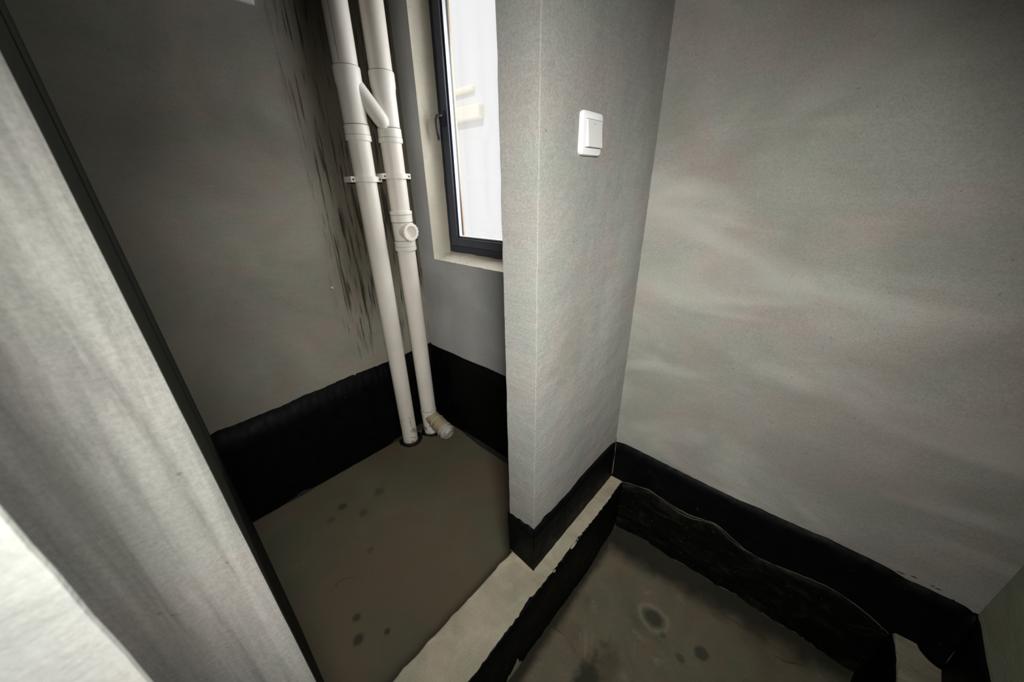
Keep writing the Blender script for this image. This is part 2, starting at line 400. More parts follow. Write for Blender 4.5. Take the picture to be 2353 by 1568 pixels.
# reveals of the window: two inside jambs, sill, head (inside plaster), outside ones in warm render
def reveal(name, x0, x1, m, label, parent, rough=1):
    n = 40; vs = []; fs = []
    loop = [(WY1, z) for z in lin(WZ0, WZ1, .03)]+[(y, WZ1) for y in lin(WY0, WY1, .03)[::-1]][1:]+[(WY0, z) for z in lin(WZ0, WZ1, .03)[::-1]][1:]+[(y, WZ0) for y in lin(WY0, WY1, .025)][1:-1]
    xs = lin(x0, x1, .02); k = len(loop)
    for i, x in enumerate(xs):
        f = (x-XR)/(XF-XR)
        for (y, z) in loop:
            a = nz((x*1.3, y, z), 14, .0035*rough) if x > XR+.001 else nz((XR, y, z), 5, .0012)
            zz = z+(.030*min(f, 1) if abs(z-WZ0) < 1e-6 else 0)
            if abs(z-WZ0) < 1e-6: zz += a if i else nz((y*2, 0, 0), 16, .003)
            yy = y+(a if abs(z-WZ0) > 1e-6 else 0)
            vs.append((x-(.002 if i == 0 else 0), yy, zz))
    for i in range(len(xs)-1):
        for j in range(k): fs.append((i*k+j, i*k+(j+1) % k, (i+1)*k+(j+1) % k, (i+1)*k+j))
    return mesh(name, vs, fs, m, parent, True)
rv = reveal('window_reveal', XR, XF+.02, M_V, '', wr)
rv['label'] = 'pale rough cement reveal and sill around the window opening'
rv2 = reveal('outer_reveal', XF+.02, XO, M_EX, '', wr, .2); rv2['label'] = 'tan outer reveal beyond the window frame'
bm = bmesh.new()
for (y0, y1, z0, z1) in ((YN-.1, WY0, ZF-.1, ZC), (WY1, YA+.15, ZF-.1, ZC), (WY0, WY1, ZF-.1, WZ0), (WY0, WY1, WZ1, ZC)):
    add_box(bm, (XO-.02, y0, z0), (XO, y1, z1))
ow = bobj('outer_face', bm, M_EX, wr)

# ---- left wall of the bay: far stretch, and a near stretch set back 3 mm
vs = []
prof = [(-.40, YP), (-.30, YP), (-.22, YP), (-.155, YP), (-.12, YP), (-.09, YP), (-.06, YP), (-.04, YP), (-.0165-.004, YP), (-.0165-.001, YP+.0012), (-.0160, YP+.005), (-.0163, .62), (-.0166, .80), (-.0166, .978), (-.0142, .980), (-.0138, .984), (-.0138, 1.3), (-.0138, 1.6), (-.0138, YA+.02), (-.40, YA+.02)]
wl = prism('wall_left', prof, ZS, ZC, M_J, .03, .00022)
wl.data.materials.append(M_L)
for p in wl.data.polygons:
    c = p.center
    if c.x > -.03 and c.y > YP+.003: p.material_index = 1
tag(wl, 'pale streaky plaster wall end at the left, its side receding into the bay', 'wall', kind=S)
# ---- near block, the door jamb beside the viewer
prof = [(-1.6, .25)]+[(-1.6+.0508*k, .25) for k in range(1, 30)]+[(-.082, .25), (-.0785, .2508), (-.0775, .2535), (-.089, .28), (-.118, .34), (-1.6, .34)]
nb = prism('wall_near', prof, ZF, ZC, M_B, .02, .0012)
tag(nb, 'bright blurred plaster wall end filling the lower left corner', 'wall', kind=S)
# wall joining the left wall and the near block, unseen
slab('wall_side', (-.42, .33, ZF), (-.40, YP+.1, ZC), M_J, 'cement return between the near wall end and the left wall')
# ---- partition
prof = rrect(XP, XR+.02, YP, YB, (.0016, 0, 0, .003), .025)
wp = prism('wall_partition', prof, -.001, ZC, M_P, .02, .0016)
tag(wp, 'short grey plaster partition carrying the light switch, its pale end facing left', 'wall', kind=S)
# ---- front wall (right edge of the frame) with the slab ledge at its foot
us, zs = lin(-1.7, XR+.02, .05), lin(-.02, ZC, .05)
wn = wallgrid('wall_front', (0, YN, 0), (1, 0, 0), (0, 0, 1), us, zs, None, M_N)
tag(wn, 'dim greenish plaster wall at the lower right edge of the photograph', 'wall', kind=S)
def kerb(name, x0, x1, y0, y1, z0, z1, m, seed=0, r=.006):
    """bar along x with slightly crumbled top edges"""
    N = int((x1-x0)/.012); rows = []
    base = [(y0, z0), (y0, (z0+z1)/2), (y0, z1-r), (y0+r*.4, z1-r*.3), (y0+r, z1), (y0+.03, z1), ((y0+y1)/2, z1), (y1-.03, z1), (y1-r, z1), (y1-r*.4, z1-r*.3), (y1, z1-r), (y1, z0)]
    for i in range(N+1):
        x = x0+(x1-x0)*i/N; row = []
        for k, (y, z) in enumerate(base):
            e = 2.2 if 2 <= k <= 9 else 1
            d = noise.noise_vector(Vector((x*22+seed, y*9, z*9)))*.0022*e+noise.noise_vector(Vector((x*70+seed, y*30, z*30)))*.0010*e
            row.append((x, y+d.y, z+d.z*(.6 if k in (5, 6, 7) else 1)))
        rows.append(row)
    n = len(base); vs = [p for r_ in rows for p in r_]
    fs = [(i*n+j, i*n+j+1, (i+1)*n+j+1, (i+1)*n+j) for i in range(N) for j in range(n-1)]+[tuple(range(n)), tuple(N*n+k for k in range(n))]
    return mesh(name, vs, fs, m)
cu = kerb('trim_1', -.6, XR+.01, YC0, YC1, ZS, 0, M_CU)
tag(cu, 'beige cement curb running diagonally from the partition corner to the bottom edge', 'curb', kind=S)
le = kerb('trim_2', -1.7, XR+.01, YN-.05, -.469, ZF-.02, 0, M_LE, 5)
tag(le, 'small greyish cement ledge at the bottom right edge between black coatings', 'ledge', kind=S)

# ------------------------------------------------------------------ black waterproof coating, painted up the foot of every wall
def band(name, top, bot, off, m, parent, n=120, jit=.002, mid=4, bulge=0, seedn=0, label=None):
    """painted sheet between an upper and a lower line, standing off the wall by |off|"""
    T = resample(top, n, jit, 45); B = resample(bot, n, jit*.6, 30); off = Vector(off); rows = [[p-off*.6 for p in T]]
    for i in range(mid+1):
        f = i/mid; row = []
        for a, b in zip(T, B):
            p = a.lerp(b, f)+off
            if bulge and 0 < f < 1: p = p+off.normalized()*(bulge*(.6+noise.noise(p*9+Vector((seedn, 0, 0))))*math.sin(f*math.pi))
            row.append(p+off.normalized()*noise.noise(p*30)*.0008)
        rows.append(row)
    o = strip(name, rows, m, parent)
    if label: o['label'] = label
    return o
P = lambda pts, ax, v: [at(x, y, ax, v) for x, y in pts]
# back wall
top = P([(487, 998), (500, 990), (530, 980), (560, 968), (600, 951), (640, 937), (700, 908), (730, 897), (760, 884), (800, 866), (850, 847), (890, 832)], 'y', YA)
top = [Vector((XL, YA, top[0].z))]+top+[Vector((1.02, YA, .285)), Vector((1.12, YA, .292)), Vector((XR, YA, .300))]
bot = [Vector((XL, YA-.012, ZS+.004)), Vector((.3, YA-.012, ZS+.004)), Vector((XR, YA-.012, ZS+.004))]
band('waterproof_band', top, bot, (0, -.002, 0), M_BL, wa, jit=.0035)
# cove of tar at the foot of the back wall
edge = P([(580, 1195), (640, 1167), (700, 1136), (760, 1096), (820, 1062), (880, 1030), (914, 1014)], 'z', ZS+.003)
edge = [Vector((XL, edge[0].y, ZS+.004))]+edge+[Vector((1.1, 1.885, ZS+.004)), Vector((XR, 1.885, ZS+.004))]
band('tar_cove', [Vector((XL, YA-.004, ZS+.045)), Vector((.6, YA-.004, ZS+.03)), Vector((XR, YA-.004, ZS+.04))], edge, (0, -.0012, .0012), M_TR, fb, jit=.005)
# window wall inside the bay
top = P([(990, 790), (1010, 800), (1040, 812), (1070, 826), (1120, 846), (1155, 862)], 'x', XR)
top = [Vector((XR, YA, .300))]+top+[Vector((XR, 1.0, .285)), Vector((XR, YB, .28))]
bot = [Vector((XR-.012, YA, ZS+.004)), Vector((XR-.012, YB, ZS+.004))]
band('waterproof_band', top, bot, (-.002, 0, 0), M_BL, wr, jit=.0022)
edge = P([(1057, 988), (1075, 1003), (1100, 1024), (1130, 1043), (1155, 1060)], 'z', ZS+.003)
edge = [Vector((edge[0].x, YA-.02, ZS+.004))]+edge+[Vector((edge[-1].x, YB, ZS+.004))]
band('tar_cove', [Vector((XR-.004, YA, ZS+.03)), Vector((XR-.004, YB, ZS+.03))], edge, (-.0012, 0, .0012), M_TR, fb, jit=.004)
# left wall
top = [Vector((XL, YA, .27)), Vector((XL, 1.55, .45)), Vector((XL, 1.2, .60)), Vector((XL, .985, .66)), Vector((-.0163, .978, .66)), Vector((-.0163, .7, .68)), Vector((-.0163, YP+.03, .68))]
bot = [Vector((XL+.004, YA, ZS)), Vector((XL+.004, 1.2, ZS)), Vector((-.0135, .985, ZS)), Vector((-.0150, YP+.03, ZS))]
strip('waterproof_band', [resample(top, 60), [p+Vector((.0006, 0, -.002)) for p in resample(top, 60)], resample(bot, 60)], M_BL, wl)
# partition: front face, round the arris, end face
fr = P([(1413, 1016), (1404, 1021), (1380, 1046), (1355, 1073), (1330, 1101), (1310, 1127), (1285, 1154), (1265, 1176), (1250, 1187), (1240, 1203), (1229, 1214)], 'y', YP)
en = P([(1225, 1216), (1215, 1207), (1205, 1203), (1196, 1194), (1188, 1191), (1178, 1182), (1168, 1177)], 'x', XP)
fr.append(Vector((XP-.002, YP, fr[-1].z-.003)))
frb = P([(1412, 1096), (1380, 1133), (1330, 1187), (1280, 1240), (1225, 1300)], 'y', YP)
z0 = [Vector((p.x, YP, max(p.z, -.012)+.0)) for p in frb]
band('waterproof_band', fr, [Vector((XR, YP, .003)), Vector((XP-.002, YP, .003))], (0, -.0032, 0), M_BL, wp, 100, .0018, 4, .0015)
band('waterproof_band', [Vector((XP-.0032, YP-.003, fr[-1].z))]+[Vector((XP, p.y, p.z)) for p in en]+[Vector((XP, YB+.003, en[-1].z+.003))],
     [Vector((XP-.0, YP-.003, .001)), Vector((XP, .53, .004)), Vector((XP, YB, .012))], (-.0035, 0, 0), M_BL, wp, 60, .0014, 4, .002)
bm = bmesh.new(); lathe(bm, [(.0005, .0052), (.10, .0052), (fr[-1].z-.004, .0044), (fr[-1].z+.001, .002)], (XP+.0005, YP+.0005, 0), (0, 0, 1), 16); bobj('coating_corner', bm, M_BL, wp, True)
# right wall above curb level
top = P([(1415, 1014), (1440, 1022), (1490, 1047), (1540, 1072), (1580, 1092), (1620, 1112), (1660, 1131), (1700, 1150), (1745, 1168), (1790, 1190), (1830, 1207), (1870, 1225), (1900, 1236), (1960, 1266), (2003, 1286), (2045, 1308), (2080, 1330), (2110, 1343), (2140, 1357), (2190, 1380), (2222, 1396), (2238, 1410)], 'x', XR)
seam = P([(1430, 1106), (1460, 1114), (1491, 1125), (1510, 1137), (1529, 1150), (1560, 1170), (1589, 1185), (1620, 1194), (1644, 1203), (1660, 1214), (1674, 1228), (1692, 1244), (1712, 1262), (1740, 1279), (1768, 1292), (1819, 1312), (1858, 1327), (1896, 1343), (1930, 1362), (1964, 1386), (1990, 1408), (2015, 1429), (2050, 1463)], 'x', XR-.004)
s2 = [Vector((XR, YP, .003))]+seam+[Vector((XR, -.50, -.005)), Vector((XR, YN, .002))]
band('waterproof_band', top, s2, (-.0025, 0, 0), M_BL, wr, 160, .0015, 4, .001)
# lower part, down into the pit, swelling out a little and folding on to the floor
lowe = P([(1413, 1207), (1445, 1222), (1478, 1238), (1510, 1258), (1538, 1279), (1565, 1293), (1593, 1309), (1620, 1326), (1644, 1343), (1691, 1365), (1725, 1390), (1776, 1424), (1832, 1454), (1870, 1484), (1905, 1508), (1938, 1531), (1972, 1549)], 'x', XR-.012)
lowe = [Vector((XR-.012, YC0, lowe[0].z))]+lowe+[Vector((XR-.012, -.47, lowe[-1].z))]
sm = [Vector((XR-.004, YC0, 0))]+seam
n = 150; T = resample(sm, n, .002, 40); B = resample(lowe, n, .003, 40); rows = [[p+Vector((.006, 0, 0)) for p in T]]
for i in range(9):
    f = i/8; row = []
    for a, b in zip(T, B):
        x = a.x+(b.x-a.x)*(f**2)-.003-.006*math.sin(math.pi*f)*(1+noise.noise(Vector((a.y*9, f*3, 1)))); z = a.z+(b.z-a.z)*(1-(1-f)**1.15); y = a.y+(b.y-a.y)*f
        row.append(Vector((x+noise.noise(Vector((y*28, z*28, 0)))*.0022, y, z)))
    rows.append(row)
strip('waterproof_skirt', rows, M_BD, wr)['label'] = 'dusty wrinkled black coating in the pit'
cv = [[p+Vector((.006, 0, .006)) for p in B], [p+Vector((-.001, 0, -.001)) for p in B]]+[[Vector((XR-.012-.075*f, p.y, p.z+(ZF+.001-p.z)*(1-(1-f)**2.2)-.002)) for p in B] for f in (.12, .3, .5, .75, 1)]
strip('floor_cove', cv, M_FP, fp)
def seamline(pts, r, parent, dx=-.004, keep=None, m=M_SE, nm='coating_seam'):
    pts = resample(pts, 90, .0025, 55)
    bm = bmesh.new(); tube(bm, [p+Vector((dx, 0, 0)) for p in pts], [r*max(.15, .75+1.3*noise.noise(p*18)) for p in pts], 5)
    return bobj(nm, bm, m, parent, True)
seamline(seam, .0014, wr)
seamline([p+Vector((-.003, 0, -.008-.006*math.sin(i*1.3))) for i, p in enumerate(seam[4:13])], .0009, wr)
seamline(lowe[2:-3], .0016, wr, -.002)
# pale vertical joint in the corner of partition and right wall
seamline([(XR-.004, YP-.004, .235), (XR-.005, YP-.005, .12), (XR-.004, YP-.006, .015)], .0022, wr, 0)
seamline([(XR-.008, YC0-.006, -.01), (XR-.010, YC0-.008, -.15), (XR-.012, YC0-.010, -.29)], .0013, wr, 0)
# curb face to the pit
ct = P([(1431, 1104), (1395, 1156), (1355, 1207), (1325, 1240), (1290, 1288), (1263, 1323), (1240, 1352), (1215, 1379), (1190, 1420), (1150, 1470), (1120, 1513), (1080, 1566)], 'z', .0015)
ct = [Vector((XR, ct[0].y, .0015))]+ct+[Vector((.25, YC0+.012, .0015)), Vector((-.3, YC0+.01, .0015)), Vector((-.6, YC0+.01, .0015))]
cb = P([(1412, 1212), (1380, 1262), (1350, 1312), (1323, 1350), (1280, 1408), (1240, 1465), (1200, 1520), (1165, 1566)], 'z', ZF+.003)
cb = [Vector((XR-.02, cb[0].y, ZF+.003))]+cb+[Vector((.3, .40, ZF+.003)), Vector((-.6, .40, ZF+.003))]
n = 170; T = resample(ct, n, .0045, 60); B = resample(cb, n, .003, 40)
rows = [[p+Vector((0, .003, -.004)) for p in T], [p+Vector((0, 0, .0012)) for p in T], [Vector((p.x, min(p.y, YC0-.001)-.002, -.006)) for p in T]]
for i in range(1, 8):
    f = i/7; rows.append([Vector((a.x+(b.x-a.x)*f, YC0-.005+(b.y-YC0+.005)*f**3+noise.noise(Vector((a.x*25, f*6, 2)))*.002, -.006+(ZF+.009)*f)) for a, b in zip(T, B)])
strip('waterproof_band', rows, M_BL, cu)
# thin tar film creeping on to the curb top where the partition meets it, and at the arris
# ledge: black face to the pit, and up the front wall
lt = P([(2050, 1466), (2056, 1485), (2056, 1520), (2055, 1566)], 'z', .001)
lt = [Vector((XR, lt[0].y+.004, .001)), ]+lt+[Vector((.6, -.468, .001)), Vector((-1.6, -.468, .001))]
T = resample(lt, 120, .003, 50)
rows = [[p+Vector((0, -.003, -.003)) for p in T], [p+Vector((0, 0, .001)) for p in T], [Vector((p.x, -.463, -.008)) for p in T], [Vector((p.x, -.460, -.15)) for p in T], [Vector((p.x, -.45, ZF+.01)) for p in T]]
strip('waterproof_band', rows, M_BL, le)
nt = P([(2236, 1407), (2246, 1418), (2253, 1432), (2256, 1450), (2262, 1490), (2270, 1530), (2278, 1568)], 'y', YN)
nt = [Vector((XR, YN, nt[0].z+.004))]+nt+[Vector((.9, YN, .22)), Vector((-1.6, YN, .22))]
ntb = P([(2160, 1482), (2172, 1494), (2168, 1530), (2166, 1566)], 'z', .002)
ntb = [Vector((XR, ntb[0].y+.01, .002))]+ntb+[Vector((.6, YN+.01, .002)), Vector((-1.6, YN+.01, .002))]
band('waterproof_band', nt, ntb, (0, .003, 0), M_BL, wn, 120, .0015, 4, .002)
bm = bmesh.new()   # swollen corner of coating between the right and front walls
lathe(bm, [(0, .048), (.04, .036), (.10, .030), (.17, .028), (.205, .018), (.214, .006)], (XR+.002, YN-.002, .0), (0, 0, 1), 24)
bobj('corner_fillet', bm, M_BL, wn, True)
# broken drips of paint above the band on the right wall
for (u, v, a, b) in ((2068, 1316, .010, .0022), (2100, 1326, .006, .002), (2143, 1347, .004, .002), (2156, 1354, .006, .002), (2190, 1379, .003, .002)):
    c = at(u, v, 'x', XR); bm = bmesh.new()
    tube(bm, [c+Vector((-.0006, a*k, -.004*k*abs(a)*30*0+(-.15*a*k))) for k in (-1, -.4, .3, 1)], [.0004, b*.6, b*.5, .0004], 6)
    bobj('paint_drip', bm, M_BL, wr, True)

# torn tar rings where the pipes pass the floor
def tar_ring(cx, cy, r0, r1, parent):
    n = 64; vs = []; fs = []
    for k in range(n):
        a = 2*math.pi*k/n; w_ = 1+.22*noise.noise(Vector((math.cos(a)*2, math.sin(a)*2, cx*9)))+.10*noise.noise(Vector((math.cos(a)*7, math.sin(a)*7, cx)))
        for (r, z) in ((r0*.9, -.004), (r0*1.10, .0035), ((r0+r1)/2*w_, .0060), (r1*w_, .0028), (r1*w_*1.05, -.002)):
            vs.append((cx+r*math.cos(a), cy+r*math.sin(a), ZS+z))
    for k in range(n):
        for j in range(4): fs.append((k*5+j, k*5+j+1, ((k+1) % n)*5+j+1, ((k+1) % n)*5+j))
    return mesh('tar_ring', vs, fs, M_GR, parent, True)
P1, P2, RPI = Vector((.940, 1.873, 0)), Vector((1.098, 1.843, 0)), .0535
tar_ring(P1.x-.003, P1.y-.008, .052, .079, fb); tar_ring(P2.x-.003, P2.y-.008, .050, .072, fb)
def crack(pts, z, parent, r=.0012, nm='floor_crack'):
    pts = [(x, y, z) for x, y in pts]; pts = resample(pts, 34, .004, 60); bm = bmesh.new()
    tube(bm, [Vector((p.x, p.y, z)) for p in pts], [r*(.25+.9*math.sin(math.pi*(i+.3)/34)) for i in range(34)], 5); return bobj(nm, bm, M_CK, parent)
q = lambda pts, z: [(at(x, y, 'z', z).x, at(x, y, 'z', z).y) for x, y in pts]
crack(q([(758, 1360), (773, 1345), (780, 1336), (800, 1330), (832, 1318)], ZS), ZS, fb)
crack(q([(765, 1316), (775, 1308), (780, 1296)], ZS), ZS, fb, .0009)
crack(q([(855, 1330), (858, 1322), (860, 1312)], ZS), ZS, fb, .0009)
crack(q([(1108, 1048), (1125, 1060), (1142, 1072)], ZS), ZS, fb, .0010)
crack(q([(1268, 1442), (1295, 1458), (1310, 1476), (1322, 1500), (1335, 1530)], ZF), ZF, fp, .0018)
crack(q([(1432, 1232), (1470, 1258), (1500, 1288), (1545, 1312)], ZF), ZF, fp, .0010)
crack(q([(1636, 1392), (1680, 1425), (1730, 1455), (1770, 1470)], ZF), ZF, fp, .0011)
crack(q([(1722, 1475), (1765, 1498), (1800, 1520), (1850, 1532), (1890, 1545)], ZF), ZF, fp, .0011)

# ------------------------------------------------------------------ window
win = tag(empty('window_1', (XF, (WY0+WY1)/2, WZ0+.03)), 'narrow dark navy metal window beside the pipes, half hidden by the partition', 'window', kind=S)
zb_, zt_ = WZ0+.026, WZ1+.005; ya, yb = WY0-.004, WY1+.012
def ring_frame(name, y0, y1, z0, z1, wy, wz, x0, x1, m, bev=.0015):
    bm = bmesh.new()
    for lo, hi in (((x0, y1-wy, z0), (x1, y1, z1)), ((x0, y0, z0), (x1, y0+wy, z1)), ((x0, y0+wy, z0), (x1, y1-wy, z0+wz)), ((x0, y0+wy, z1-wz), (x1, y1-wy, z1))):
        add_box(bm, lo, hi, bev)
    return local(bobj(name, bm, m, win))
ring_frame('outer_frame', ya, yb, zb_, zt_, .045, .046, XF, XF+.06, M_AL)
ring_frame('frame_gasket', ya+.042, yb-.042, zb_+.043, zt_-.043, .004, .004, XF-.002, XF+.03, M_GK, 0)
ring_frame('sash', ya+.046, yb-.046, zb_+.047, zt_-.047, .050, .046, XF-.010, XF+.050, M_AL2, .003)
ring_frame('glazing_bead', ya+.093, yb-.093, zb_+.090, zt_-.090, .012, .010, XF+.004, XF+.030, M_AL, .001)
ring_frame('sealant', ya+.102, yb-.102, zb_+.097, zt_-.097, .005, .008, XF+.006, XF+.026, M_SL, 0)
bm = bmesh.new(); add_box(bm, (XF+.018, ya+.09, zb_+.088), (XF+.023, yb-.09, zt_-.088)); local(bobj('pane', bm, M_GL, win))
hy = yb-.046-.022; bm = bmesh.new()
hz = 1.645
add_box(bm, (XF-.019, hy-.011, hz-.036), (XF-.010, hy+.011, hz+.036), .004)
hd = local(bobj('handle', bm, M_HD, win, True, 40)); bm = bmesh.new()
tube(bm, [(XF-.016, hy, hz+.014), (XF-.034, hy, hz+.014), (XF-.047, hy+.004, hz+.010), (XF-.052, hy+.008, hz-.004), (XF-.052, hy+.010, hz-.03), (XF-.050, hy+.010, hz-.07), (XF-.047, hy+.010, hz-.098)], [.009, .009, .010, .010, .009, .008, .005], 12)
hl = bobj('lever', bm, M_HD, hd, True); hl.matrix_parent_inverse = Matrix.Identity(4)

for k in range(9):
    y = 1.40+.36*random.random(); x = XR+.02+.09*random.random(); f = (x-XR)/(XF-XR); q_ = .002+.0035*random.random(); bm = bmesh.new()
    bmesh.ops.create_icosphere(bm, subdivisions=1, radius=q_)
    for v in bm.verts: v.co = Vector((x+v.co.x*1.5, y+v.co.y*(1+random.random()), WZ0+.030*f+.001+v.co.z*.8))
    bobj('plaster_crumb', bm, M_V, wr)
# pale house over the way, seen burnt out through the glass
bd = tag(empty('building', (6.6, 7.5, -3)), 'overexposed pale building seen through the window pane', 'building')
M_BW = plain('white_house_render', (.84, .84, .83), .9); M_BE = plain('cream_cornice', (.96, .91, .79), .9)
bm = bmesh.new(); add_box(bm, (5.3, 2.5, -3), (8, 13, 7)); local(bobj('house_wall', bm, M_BW, bd))
bm = bmesh.new(); add_box(bm, (5.18, 5.50, 2.50), (5.32, 12.5, 2.74), .03); local(bobj('cornice', bm, M_BE, bd))
bm = bmesh.new(); add_box(bm, (5.22, 5.7, 2.96), (5.32, 12.5, 3.06), .03); local(bobj('cornice', bm, M_BE, bd))

# ------------------------------------------------------------------ left drain pipe with the linking branch
def pipe_part(name, cen, prof, m, parent, n=56, smooth=True, cap=True):
    bm = bmesh.new(); lathe(bm, [(z, r) for z, r in prof], (cen.x, cen.y, 0), (0, 0, 1), n, cap, cap); return local(bobj(name, bm, m, parent, smooth, 30))
def joint_line(cen, z, r, parent, t=.0016):
    return pipe_part('joint_line', cen, [(z-t, r-.002), (z-t, r+.0006), (z+t, r+.0006), (z+t, r-.002)], M_LN, parent, 40)
g = 'drain pipes in the shower bay'
d1 = tag(empty('drain_pipe', (P1.x, P1.y, ZS)), 'left cream drain pipe with slanting branch reaching to the pipe beside it', 'pipe', g)
lean = .0
pipe_part('pipe_tube', P1, [(ZS-.004, RPI-.003), (1.53, RPI)], M_PV, d1)
pipe_part('pipe_tube', P1, [(1.80, RPI+.001), (ZC, RPI+.001)], M_PV, d1)
rs = RPI+.0055
f1 = pipe_part('branch_fitting', P1, [(1.600, RPI+.001), (1.600, RPI+.002), (1.735, RPI+.003), (1.750, RPI+.0045), (1.757, rs+.0015), (1.812, rs+.002), (1.819, rs+.0005), (1.819, RPI)], M_PF, d1)
joint_line(P1, 1.8205, RPI+.0014, f1)
f2 = pipe_part('socket_collar', P1, [(1.521, RPI), (1.521, rs+.001), (1.524, rs+.002), (1.546, rs+.002), (1.547, rs+.0005), (1.586, rs), (1.594, RPI+.004), (1.600, RPI+.001)], M_PF, d1)
joint_line(P1, 1.546, rs+.0010, f2); joint_line(P1, 1.590, RPI+.0045, f2)
# slanting branch: leaves the left pipe high and enters the right pipe low
a = Vector((P1.x+.018, P1.y-.012, 1.762)); b = Vector((P2.x-.052, P2.y-.030, 1.612))
bm = bmesh.new(); ax = b-a; L = ax.length
lathe(bm, [(0, .036), (L*.3, .0365), (L*.80, .0365), (L*1.0, .035), (L*1.10, .030), (L*1.17, .018), (L*1.20, .004)], a, ax, 40)
br = local(bobj('linking_branch', bm, M_PF, d1, True, 50))
bm = bmesh.new()   # cement crack drawn on the lower end of the pipe
ang = lambda P_, r, deg, z: (P_.x+r*math.cos(math.radians(deg)), P_.y+r*math.sin(math.radians(deg)), z)
tube(bm, [ang(P1, RPI-.0022, -112, -.115), ang(P1, RPI-.0022, -96, -.130), ang(P1, RPI-.0022, -97, -.165), ang(P1, RPI-.0022, -90, -.225)], .0009, 5)
local(bobj('scratch', bm, M_CK, d1)); bm = bmesh.new()
tube(bm, [ang(P1, RPI-.0026, -118, -.285), ang(P1, RPI-.0026, -100, -.292), ang(P1, RPI-.0026, -80, -.306), ang(P1, RPI-.0026, -66, -.318)], .0014, 5)
local(bobj('scratch', bm, M_CK, d1))
bm = bmesh.new(); tube(bm, [ang(P1, RPI+.0012, -148, 2.2), ang(P1, RPI+.0012, -146, 2.0), ang(P1, RPI+.0012, -143, 1.83)], .0009, 5); local(bobj('scratch', bm, M_CK, d1))

# ------------------------------------------------------------------ right drain pipe with access port and capped foot branch
d2 = tag(empty('drain_pipe', (P2.x, P2.y, ZS)), 'right cream drain pipe with round access port and capped branch at its foot', 'pipe', g)
pipe_part('pipe_tube', P2, [(-.146, RPI-.0015), (1.00, RPI-.001)], M_PV, d2)
pipe_part('pipe_tube', P2, [(1.17, RPI-.001), (1.54, RPI)], M_PV, d2)
pipe_part('pipe_tube', P2, [(1.79, RPI+.001), (ZC, RPI+.001)], M_PV, d2)
u = pipe_part('branch_fitting', P2, [(1.596, RPI+.001), (1.596, RPI+.002), (1.735, RPI+.003), (1.752, RPI+.0045), (1.760, rs+.0015), (1.815, rs+.002), (1.822, rs+.0005), (1.822, RPI)], M_PF, d2)
joint_line(P2, 1.8235, RPI+.0014, u)
f3 = pipe_part('socket_collar', P2, [(1.521, RPI), (1.521, rs+.001), (1.524, rs+.002), (1.543, rs+.002), (1.544, rs+.0005), (1.582, rs), (1.590, RPI+.004), (1.596, RPI+.001)], M_PF, d2)
joint_line(P2, 1.543, rs+.001, f3); joint_line(P2, 1.586, RPI+.0045, f3)
tee = pipe_part('access_tee', P2, [(.976, RPI), (.976, rs+.001), (.980, rs+.002), (.998, rs+.002), (.999, rs+.0006), (1.030, rs+.0004), (1.034, RPI+.003), (1.130, RPI+.003), (1.134, rs+.0004), (1.172, rs+.0006), (1.173, rs+.002), (1.188, rs+.002), (1.191, rs+.001), (1.191, RPI)], M_PF, d2)
for z in (.9985, 1.032, 1.132, 1.1725): joint_line(P2, z, rs+.0006 if z not in (1.032, 1.132) else RPI+.0045, tee)
d = Vector((.05, -1, -.03)).normalized(); o_ = Vector((P2.x-.005, P2.y-.024, 1.083))
bm = bmesh.new(); lathe(bm, [(0, .043), (.042, .044), (.043, .0475), (.060, .048), (.062, .046), (.062, .033), (.052, .0315), (.036, .031)], o_, d, 40, True, True); port = local(bobj('access_port', bm, M_PF, d2, True, 35))
bm = bmesh.new()
aa = d.orthogonal().normalized(); bb = d.cross(aa)
for k in range(16):      # grip ribs of the screw ring
    t_ = 2*math.pi*k/16; c = o_+d*.052+(aa*math.cos(t_)+bb*math.sin(t_))*.048
    lathe(bm, [(-.007, .0032), (.008, .0032)], c, d, 6)
rb = bobj('grip_ribs', bm, M_PF, port)
rb.matrix_parent_inverse = Matrix.Identity(4)
# foot
ft = pipe_part('foot_tee', P2, [(ZS-.004, RPI-.005), (ZS+.02, RPI-.003), (-.20, RPI-.001), (-.150, RPI+.001), (-.146, RPI+.0012)], M_PF, d2)
joint_line(P2, -.1455, RPI-.0002, ft)
e = at(1033, 999, 'z', -.272); s = Vector((P2.x+.002, P2.y-.004, -.196)); ax = (e-s).normalized(); L = (e-s).length
bm = bmesh.new(); lathe(bm, [(0, .050), (L*.36, .050), (L*.365, .0535), (L*.74, .0545), (L*.75, .052)], s, ax, 48); fbn = local(bobj('foot_branch', bm, M_CT, d2, True, 35)); fbn['label'] = 'cement-smeared brownish foot branch'
bm = bmesh.new(); lathe(bm, [(L*.73, .050), (L*.74, .0515), (L*.84, .0515), (L*.845, .0545), (L*.89, .0545), (L*.895, .0495), (L*.95, .0490), (L*.99, .045), (L, .036), (L-.002, .0355), (L-.002, .025), (L, .0245), (L, .0165), (L-.002, .016), (L-.002, .002)], s, ax, 48); cp = local(bobj('end_cap', bm, M_CP, d2, True, 35)); cp['label'] = 'grey round cap with concentric rings'
for z in (L*.362, L*.74, L*.885):
    bm = bmesh.new(); for_ = [(z, .051), (z, .0552), (z+.0016, .0552), (z+.0016, .051)]
    lathe(bm, for_, s, ax, 40); sm_ = bobj('ridge_ring', bm, M_SL, fbn); sm_.matrix_parent_inverse = Matrix.Identity(4)
